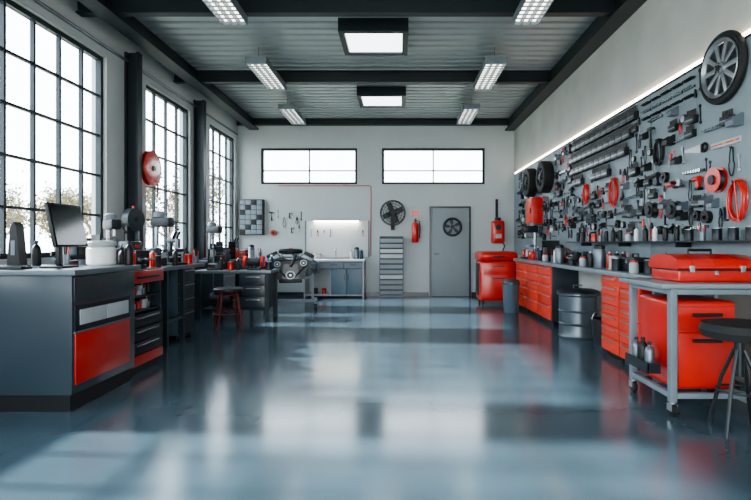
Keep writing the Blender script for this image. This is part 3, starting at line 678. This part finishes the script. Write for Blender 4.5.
# bench: side panels, drawers row, part-open lower bay
W_=.68
b=B(LGR).bx(-W_,-W_+.03,-.27,.27,0,.84).bx(W_-.03,W_,-.27,.27,0,.84).bx(-W_+.03,W_-.03,.24,.27,.06,.84).bx(-W_+.03,W_-.03,-.25,.24,.06,.09).bx(-.1,-.07,-.25,.24,.09,.84)
ps=[('carcass',b)]
for i in range(3):
    x0=-W_+.035+i*.437;ps.append(('drawer',B(MGR).bx(x0,x0+.425,-.275,-.251,.68,.825,.004),[('handle',B(DST).bx(x0+.13,x0+.29,-.292,-.276,.76,.772))]))
for i in range(2):
    x0=-.06+i*.355;ps.append(('door',B(BLU).bx(x0,x0+.345,-.275,-.251,.095,.67,.004),[('handle',B(DST).bx(x0+(.3 if i==0 else .03),x0+(.312 if i==0 else .042),-.292,-.276,.42,.56))]))
thing('sink_cabinet','light gray bench with drawers and open lower bay','cabinet',ps,(-1.5,YB-.31,0))
thing('worktop','white worktop with steel sink basin and tap','worktop',[('top',B(WHT).bx(-.7,.7,-.3,.28,0,.045,.006)),('basin',B(STL).lathe([(.2,.046),(.21,.055),(.19,.055),(.17,.048),(.05,.047)])),('faucet',B(CHR).tube([(0,.1,.045),(0,.1,.25),(0,.08,.3),(0,.04,.29),(0,.02,.24)],.012))],(-1.5,YB-.31,.841))
for k,x in (('canR',-2.1),('spW',-1.98),('bbl',-.9),('thm',-1.02),('jar',-1.86),('bw',-1.14)):it(k,x,YB-.2,.886)
it('canK',-1.95,YB-.35,.09);it('canR',-1.75,YB-.38,.09)
for i,x in enumerate((-2.1,-1.95,-1.8,-1.65,-1.0,-.88)):
    k=[('wrS',KIN[0][1]),('plR',KIN[5][1]),('dvK',KIN[4][1]),('wrK',KIN[2][1])][i%4];inst(k[0],k[1],(x,YB-.033,1.5),0,group='tools hanging on the wall panels',scale=.7)
ps=[('case',B(DST).bx(-.28,.28,-.14,0,0,.84,.006))]
for r in range(7):
    for c in range(4):ps.append(('drawer',B(MGR if (r*3+c*5)%4 else BLK).bx(-.265+.1325*c,-.14+.1325*c,-.155,-.141,.015+.116*r,.12+.116*r,.004)))
thing('parts_organizer','dark wall organizer with a grid of small drawers','organizer',ps,(-3.5,YB-.001,1.45))
fn={a[0]:a[1] for a in KIN};fn['coilO']=t_spool(ORG,'orange',.09)
for i,(k,x,z) in enumerate([('hmK',-3.05,1.9),('btK',-2.75,1.75),('clK',-2.6,1.9),('plK',-2.45,1.8),('coilO',-3.0,1.5),('wrK',-2.35,1.9),('dvK',-2.4,1.6),('wrS',-2.9,1.95),('clK',-2.55,1.55)]):
    inst(k,fn[k],(x,YB-.001,z),0,group='tools hung on the end wall',scale=.8)
ps=[('bracket',B(BLK).bx(-.03,.03,-.02,0,-.2,.75).tube([(0,-.01,.7),(.0,-.12,.66),(0,-.12,.3)],.01)),
('body',B(RED).bx(-.15,.15,-.24,-.021,-.3,.24,.06,4)),('top_cap',B(BLK).cyl((0,-.13,.27),.07,.07)),('dial',B(DST).cyl((0,-.245,.08),.07,.012,'y')),('nameplate',B(LGR).bx(-.07,.07,-.246,-.24,-.18,-.08,.003)),('hose',B(BLK).tube([(.12,-.11,-.28),(.17,-.11,-.36),(.12,-.11,-.48)],.014))]
thing('wall_dispenser','small upright red wall device with black hanging bracket','dispenser',ps,(2.3,YB-.001,1.55))
# ------------------------------------------------------------ left side
X0,X1,Y0,Y1=-3.84,-2.43,3.7,4.58
b=B(SLT).bx(X0,X1,Y0,Y1,.13,1.02,.006).m(BLK).bx(X0,X1-.03,Y0+.03,Y1,.0,.13)
ps=[('body',b),('side_panel',B(LRED).bx(X1,X1+.012,Y0+.03,Y1-.1,.2,.58,.003)),
('inset',B(DST).bx(X1,X1+.008,Y0+.03,Y1-.1,.6,.79)),('window_insert',B(LGR).bx(X1+.008,X1+.016,Y0+.08,Y0+.42,.64,.755,.002)),('window_insert',B(LGR).bx(X1+.008,X1+.016,Y0+.43,Y1-.13,.64,.755,.002)),
('trim',B(STL).bx(X1,X1+.014,Y0+.02,Y1-.09,.585,.595)),('upper_panel',B(DGR).bx(X1,X1+.01,Y0+.02,Y1-.02,.82,1.0,.002))]
thing('service_counter','dark slate service counter with red lower side panel','counter',ps)
thing('worktop','gray slab top of the dark service counter','worktop',[('top',B(DTOP).bx(X0,X1+.05,Y0-.04,Y1+.02,1.021,1.06,.006))])
CZ=1.06
scz=B(BLK).box((0,0,.34),(.42,.03,.35),.008,(-.2,0,0));sg=B(SCR).box((0,-.0165,.342),(.39,.006,.32),0,(-.2,0,0))
st=B(BLK).box((0,.06,.008),(.22,.18,.016),.005).box((0,.06,.13),(.05,.025,.24),.006)
thing('monitor','black flat computer monitor tilted back on its stand','monitor',[('case',scz),('screen',sg),('stand',st)],(-2.69,4.04,CZ+.001),math.radians(92))
thing('keyboard','flat black keyboard lying on the counter','keyboard',[('base',B(BLK).bx(-.21,.21,-.07,.07,0,.018,.004)),('keys',B(DGR).bx(-.2,.2,-.06,.06,.018,.024,.002))],(-3.06,3.8,CZ+.001),.1)
thing('desk_speaker','tall black wedge-shaped device standing on the counter','speaker',[('body',B(BLK).poly([(-.05,.02),(.05,.02),(.022,.34),(-.0,.37),(-.02,.34)],-.05,.05)),('base',B(DST).box((0,0,.01),(.14,.13,.02),.004)),('screen',B(MGR).box((0,-.052,.16),(.03,.004,.12)))],(-3.14,4.1,CZ+.001),.1)
thing('canister','wide white plastic canister with ribbed lid','canister',[('body',B(WHT).lathe([(.1,0),(.115,.02),(.115,.15),(.1,.17)])),('lid',B(LGR).lathe([(.118,.172),(.12,.2),(.11,.215),(.04,.22)])),('spout',B(GST).tube([(.09,0,.12),(.15,0,.15),(.16,0,.19)],.015))],(-2.64,4.42,CZ+.001),.8)
it('cup',-2.95,4.4,CZ);it('bb',-3.2,4.4,CZ);it('bb',-2.45,4.52,CZ);it('spR',-3.4,4.2,CZ)
w2,d2,h2=.68,1.3,1.0
b=B(DGR).bx(-w2/2,w2/2,-d2/2+.4,d2/2,.08,h2,.004).bx(-w2/2,-w2/2+.02,-d2/2+.03,-d2/2+.4,.08,h2).bx(w2/2-.02,w2/2,-d2/2+.03,-d2/2+.4,.08,h2).bx(-w2/2+.02,w2/2-.02,-d2/2+.03,-d2/2+.4,.97,h2).m(BLK).bx(-w2/2+.02,w2/2-.02,-d2/2+.05,d2/2-.02,0,.08)
ps=[('body',b),('top_drawer',B(LRED).bx(-w2/2+.01,w2/2-.01,-d2/2,-d2/2+.028,h2-.13,h2-.01,.004),[('handle',B(BLK).bx(-.2,.2,-d2/2-.02,-d2/2,h2-.085,h2-.06,.004))])]
for z in (.6,.74):ps.append(('shelf',B(DST).bx(-w2/2+.02,w2/2-.02,-d2/2+.03,-d2/2+.4,z-.012,z)))
for i in range(3):
    z=.19+.13*i
    ps.append(('drawer',B(DST).bx(-w2/2+.02,w2/2-.02,-d2/2+.004,-d2/2+.39,z,z+.118,.004),[('handle',B(CHR).bx(-.22,.22,-d2/2-.016,-d2/2+.004,z+.08,z+.093,.003))]))
ps.append(('bottom_drawer',B(LRED).bx(-w2/2+.02,w2/2-.02,-d2/2+.002,-d2/2+.39,.085,.18,.004)))
thing('tool_cabinet','dark cabinet with red drawers and open shelves of parts','cabinet',ps,(-2.5-d2/2,4.62+w2/2,0),LZ)
for z in (.6,.74):
    for j in range(6):
        it(['spK','canK','jar','canR','canW','cup'][(j+int(z*10))%6],-2.62,4.7+.1*j,z,0,.58 if z<.7 else .62)
LT=.98
LX=-2.72
thing('worktop','long gray worktop below the tall windows','worktop',[('top',B(DTOP).bx(-3.84,LX,5.32,6.98,LT-.045,LT,.006))])
def lcab():return 'drawer_cabinet','blue-gray steel drawer cabinet under the worktop','cabinet',cabinet_parts(.5,.9,LT-.047,[1,1,1,1.5],BLU,DGR)
inst('lcab',lcab,(-3.3,5.6,0),LZ,group='gray cabinets under window worktop')
inst('lcab',lcab,(-3.3,6.7,0),LZ,group='gray cabinets under window worktop')
b=B(DGR)
for y in (5.9,6.35):b.bx(-2.8,-2.75,y,y+.05,0,LT-.046)
b.bx(-2.79,-2.76,5.95,6.35,.3,.34)
thing('worktop_support','dark steel leg frame under the window worktop','support',[('f',b)])
thing('worktop','gray worktop under the far window','worktop',[('top',B(DTOP).bx(-3.84,-3.12,8.9,11.6,.9,.945,.006))])
def lcab2():return 'drawer_cabinet','dark gray steel cabinet with drawers','cabinet',cabinet_parts(.6,.64,.898,[1,1,2],DGR,MGR)
for y in (9.3,10.2,11.1):inst('lcab2',lcab2,(-3.48,y,0),LZ,group='dark cabinets under the far window')
for k,x,y,rz in [('vsR',-2.9,5.42,1.2),('cmp',-3.55,5.65,.6),('lth',-3.05,5.95,1.35),('spR',-2.78,5.62,0),('canW',-3.4,6.1,0),('scp',-2.88,6.4,1.2),('bb',-3.12,6.4,0),('dpr',-3.2,6.74,1.4),('canR',-2.8,6.62,0),('cup',-2.8,6.85,0),('chg',-3.5,6.35,1),('rck',-3.6,6.03,1.5),('spK',-3.3,6.3,0),('bsw',-3.6,6.75,1.3),('canK',-2.95,6.62,0),('bb',-2.93,6.85,0),('canK',-2.8,5.75,0),('spK',-2.78,6.18,0),
 ('dpr',-3.4,9.15,1.3),('rck',-3.36,9.64,1),('spR',-3.2,9.85,0),('scp',-3.3,10.05,1),('tbR',-3.4,10.45,1.2),('canW',-3.2,10.75,0),('thm',-3.25,10.95,0),('chg',-3.4,11.2,.6),('cup',-3.2,11.42,0)]:
    it(k,x,y,LT if y<8 else .946,rz)
for k,x,y in [('vsD',-2.66,5.08),('dpr',-2.95,5.12),('spR',-2.56,4.78),('canK',-2.72,4.68),('bb',-2.6,4.68),('rck',-3.05,4.76),('scp',-3.4,5.0),('cup',-2.74,4.8)]:it(k,x,y,1.0,.9,.8 if k=='dpr' else 1)
bw,bd_,bh=1.15,.62,.82
b=B(DTOP).bx(-bw/2-.04,bw/2+.04,-bd_/2,bd_/2,bh-.05,bh,.005)
fr=B(DGR)
for sx in (-1,1):
    for sy in (-1,1):fr.bx(sx*bw/2,sx*(bw/2-.06),sy*(bd_/2-.02),sy*(bd_/2-.08),0,bh-.05)
fr.bx(-bw/2+.06,bw/2-.06,-bd_/2+.04,bd_/2-.04,.18,.2)
ps=[('top',b),('frame',fr),('cabinet_body',B(DST).bx(.1,bw/2-.06,-bd_/2+.06,bd_/2-.09,.201,bh-.051,.004))]
for i in range(3):
    z=.22+.182*i;ps.append(('drawer',B(DGR).bx(.115,bw/2-.07,-bd_/2+.04,-bd_/2+.058,z,z+.17,.004),[('handle',B(STL).bx(.2,bw/2-.15,-bd_/2+.025,-bd_/2+.04,z+.12,z+.132,.003))]))
thing('workbench','heavy open-legged dark workbench with drawers on one side','workbench',ps,(-2.68,8.3,0))
for k,x,y,rz in [('bgr',-2.38,8.15,0),('rck',-3.05,8.42,0),('canR',-2.76,8.15,0),('spK',-2.64,8.15,0),('tbK',-2.7,8.45,.2),('bbl',-2.16,8.4,0),('scp',-3.05,8.15,.3),('canK',-2.3,8.45,0),('cup',-2.42,8.42,0),('canK',-2.13,8.12,0),('spK',-2.9,8.1,0)]:
    it(k,x,y,bh,rz)
for k,x,y in [('cmp',-2.96,8.3),('canK',-2.7,8.15),('canR',-2.7,8.4)]:it(k,x,y,.2,0)
ps=[('seat',B(BLK).lathe([(.19,.55),(.215,.56),(.215,.585),(.19,.6),(.05,.603)]))]
for i in range(4):
    a=pi/4+i*pi/2;ps.append(('leg',B(DRED).tube([(.14*math.cos(a),.14*math.sin(a),.55),(.25*math.cos(a),.25*math.sin(a),.0)],.016)))
rg=B(DRED).tor((0,0,.22),.21,.011).tor((0,0,.5),.15,.011);ps.append(('foot_ring',rg))
thing('stool','dark red-legged tubular metal stool with black seat','stool',ps,(-2.54,7.4,0),.5)
# engine on stand
ps=[]
f=B(MGR)
for x in (-.42,.37):f.bx(x,x+.05,-.32,.3,.1,.15)
f.bx(-.37,.37,-.03,.03,.1,.15).bx(-.37,-.33,-.03,.03,.15,.62).bx(.33,.37,-.03,.03,.15,.62).bx(-.33,.33,-.03,.03,.52,.57)
ps.append(('stand',f))
for x in (-.395,.395):
    for y in (-.29,.27):ps.append(('caster',B(BLK).cyl((x,y,.05),.05,.03,'x')))
ps.append(('oil_pan',B(BLK).box((0,0,.5),(.36,.5,.07),.02)))
ps.append(('engine_block',B(DST).poly([(-.2,.53),(.2,.53),(.24,.68),(.34,.84),(.16,.92),(0,.84),(-.16,.92),(-.34,.84),(-.24,.68)],-.27,.27)))
for s in (-1,1):
    ps.append(('cylinder_head',B(GST).box((s*.26,0,.9),(.2,.52,.08),.015,(0,s*.5,0))))
    ps.append(('valve_cover',B(BLK).box((s*.29,0,.955),(.17,.5,.07),.025,(0,s*.5,0))))
    e=B(GST)
    for i in range(4):e.tube([(s*.36,-.2+.13*i,.85),(s*.43,-.2+.13*i,.8),(s*.42,-.15+.1*i,.68),(s*.34,.1,.56)],.02)
    ps.append(('exhaust_manifold',e))
ps.append(('intake',B(GST).box((0,0,.94),(.28,.42,.07),.02).m(BLK).lathe([(.05,.97),(.18,.98),(.19,1.0),(.19,1.04),(.17,1.06),(.03,1.07)]).m(RED).cyl((0,0,1.07),.03,.02)))
ps.append(('timing_cover',B(DGR).poly([(-.13,.54),(.13,.54),(.11,.8),(-.11,.8)],-.31,-.271)))
for x,z,r in ((0,.61,.075),(-.2,.8,.05),(.2,.82,.055)):ps.append(('pulley',B(GST).cyl((x,-.335,z),r,.05,'y').m(BLK).cyl((x,-.362,z),r*.7,.006,'y').m(STL).cyl((x,-.367,z),r*.25,.008,'y')))
ps.append(('alternator',B(DST).cyl((.22,-.24,.82),.075,.12,'y')))
ps.append(('belt',B(RUB).tube([(-.08,-.345,.59),(0,-.345,.53),(.08,-.345,.59),(.262,-.345,.8),(.2,-.345,.88),(-.2,-.345,.86),(-.257,-.345,.79)],.012,6,True)))
ps.append(('radiator_hose',B(BLK).tube([(.05,-.22,.96),(.08,-.36,.95),(.04,-.4,.85),(0,-.38,.76)],.024)))
ps.append(('oil_filter',B(ORG).cyl((-.27,-.2,.6),.04,.12,'y')))
thing('car_engine','low wide dark car engine on a rolling stand','engine',ps,(-2.12,9.7,0),.2,scale=(1.2,1.0,1.08))
ps=[('bracket',B(BLK).bx(-.05,.05,-.04,0,-.12,.12).cyl((0,-.12,0),.03,.18,'y')),
('drum',B(RED).lathe([(.03,.14),(.25,.15),(.26,.155),(.26,.165),(.1,.165),(.1,.205),(.26,.205),(.26,.215),(.25,.22),(.1,.222),(.03,.225)],(0,0,0),'y',36)),
('hose',B(DRED).tor((0,-.185,0),.19,.018,'y').tor((0,-.185,0),.225,.018,'y').tube([(.2,-.185,-.1),(.21,-.185,-.3),(.19,-.185,-.4)],.012)),
('hub',B(BLK).cyl((0,-.228,0),.04,.02,'y'))]
thing('hose_reel','slim round bright red hose reel mounted beside steel column','hose reel',ps,(XL+.001,7.38,2.36),LZ)
# ------------------------------------------------------------ outside
g=B(GRD).bx(-60,30,-25,50,-.3,-.12);struct('ground',g,'pale gravel yard outside','ground')
def tree(seed,nl=1500):
    r=random.Random(seed);b=B(BARK);lf=B(LEAF);tips=[]
    def br(p,d,l,rad,dep):
        q=p+d*l;mid=(p+q)/2+Vector((r.uniform(-1,1),r.uniform(-1,1),0))*l*.06
        b.tube([p,mid,q],rad,5 if dep>2 else 3,False,rad*.65)
        if dep<=2:tips.append((mid,l));tips.append((q,l))
        if dep==0:return
        for k in range(3 if dep>1 else 4):
            nd=(d+Vector((r.uniform(-1,1),r.uniform(-1,1),r.uniform(-.3,.6)))*.8).normalized()
            br(q if k<2 else mid,nd,l*r.uniform(.55,.75),rad*.62,dep-1)
    br(Vector((0,0,0)),Vector((0,0,1)),1.3,.11,5)
    for i in range(nl):
        c,l=r.choice(tips);c=c+Vector((r.gauss(0,.2),r.gauss(0,.2),r.gauss(0,.16)))
        u=Vector((r.uniform(-1,1),r.uniform(-1,1),r.uniform(-1,1))).normalized()*.06;v=Vector((r.uniform(-1,1),r.uniform(-1,1),r.uniform(-1,1))).normalized()*.05
        vs=[lf.bm.verts.new(c-u),lf.bm.verts.new(c+v),lf.bm.verts.new(c+u),lf.bm.verts.new(c-v)];lf.bm.faces.new(vs)
    return b,lf
TR=[]
for i,(x,y) in enumerate([(-10.6,12.2),(-13.4,15.0),(-11.6,18.2),(-16,19.5),(-15,24.5),(-20.5,23),(-9.8,22.5),(-22,17.5),(-11.5,28),(-13.5,33),(-17.5,15),(-25,27),(-19.5,29),(-8.8,19.0),(-15.0,11.2),(-17,33),(-23,34),(-26,22)]):
    if i<3:
        tb,tl=tree(i)
        o=thing('tree','mostly bare tree with pale beige twigs outside windows','tree',[('trunk',tb),('foliage',tl)],(x,y,-.12),group='trees outside');TR.append(o)
    else:dup(TR[i%3],(x,y,-.12),i*1.3,group='trees outside',scale=R.uniform(1.0,1.35))
# ------------------------------------------------------------ light, world, camera
w=bpy.data.worlds.new('World');sc.world=w;w.use_nodes=True;n=w.node_tree.nodes;l=w.node_tree.links
bg=n['Background'];tc=n.new('ShaderNodeTexCoord');sp=n.new('ShaderNodeSeparateXYZ');rp=n.new('ShaderNodeValToRGB')
rp.color_ramp.elements[0].position=0;rp.color_ramp.elements[0].color=(.97,.98,.98,1);rp.color_ramp.elements[1].position=.8;rp.color_ramp.elements[1].color=(.76,.88,1,1)
l.new(tc.outputs['Generated'],sp.inputs[0]);l.new(sp.outputs[2],rp.inputs[0]);l.new(rp.outputs[0],bg.inputs[0]);bg.inputs[1].default_value=8.5
su=bpy.data.lights.new('sun','SUN');su.energy=18;su.angle=math.radians(2.5);su.color=(1,.97,.93)
so=bpy.data.objects.new('sun',su);sc.collection.objects.link(so)
so.rotation_euler=Vector((.85,-.05,-.56)).to_track_quat('-Z','Y').to_euler()
cam=bpy.data.cameras.new('camera');co=bpy.data.objects.new('camera',cam);sc.collection.objects.link(co)
cam.sensor_width=36;cam.sensor_fit='HORIZONTAL';cam.lens=36*500/751
cam.shift_x=-24.5/751;cam.shift_y=-7/751
co.location=(0,0,1.26);co.rotation_euler=(pi/2,0,0)
sc.camera=co
try:
    sc.view_settings.view_transform='AgX';sc.view_settings.look='AgX - Medium High Contrast'
except Exception as e:print(e)
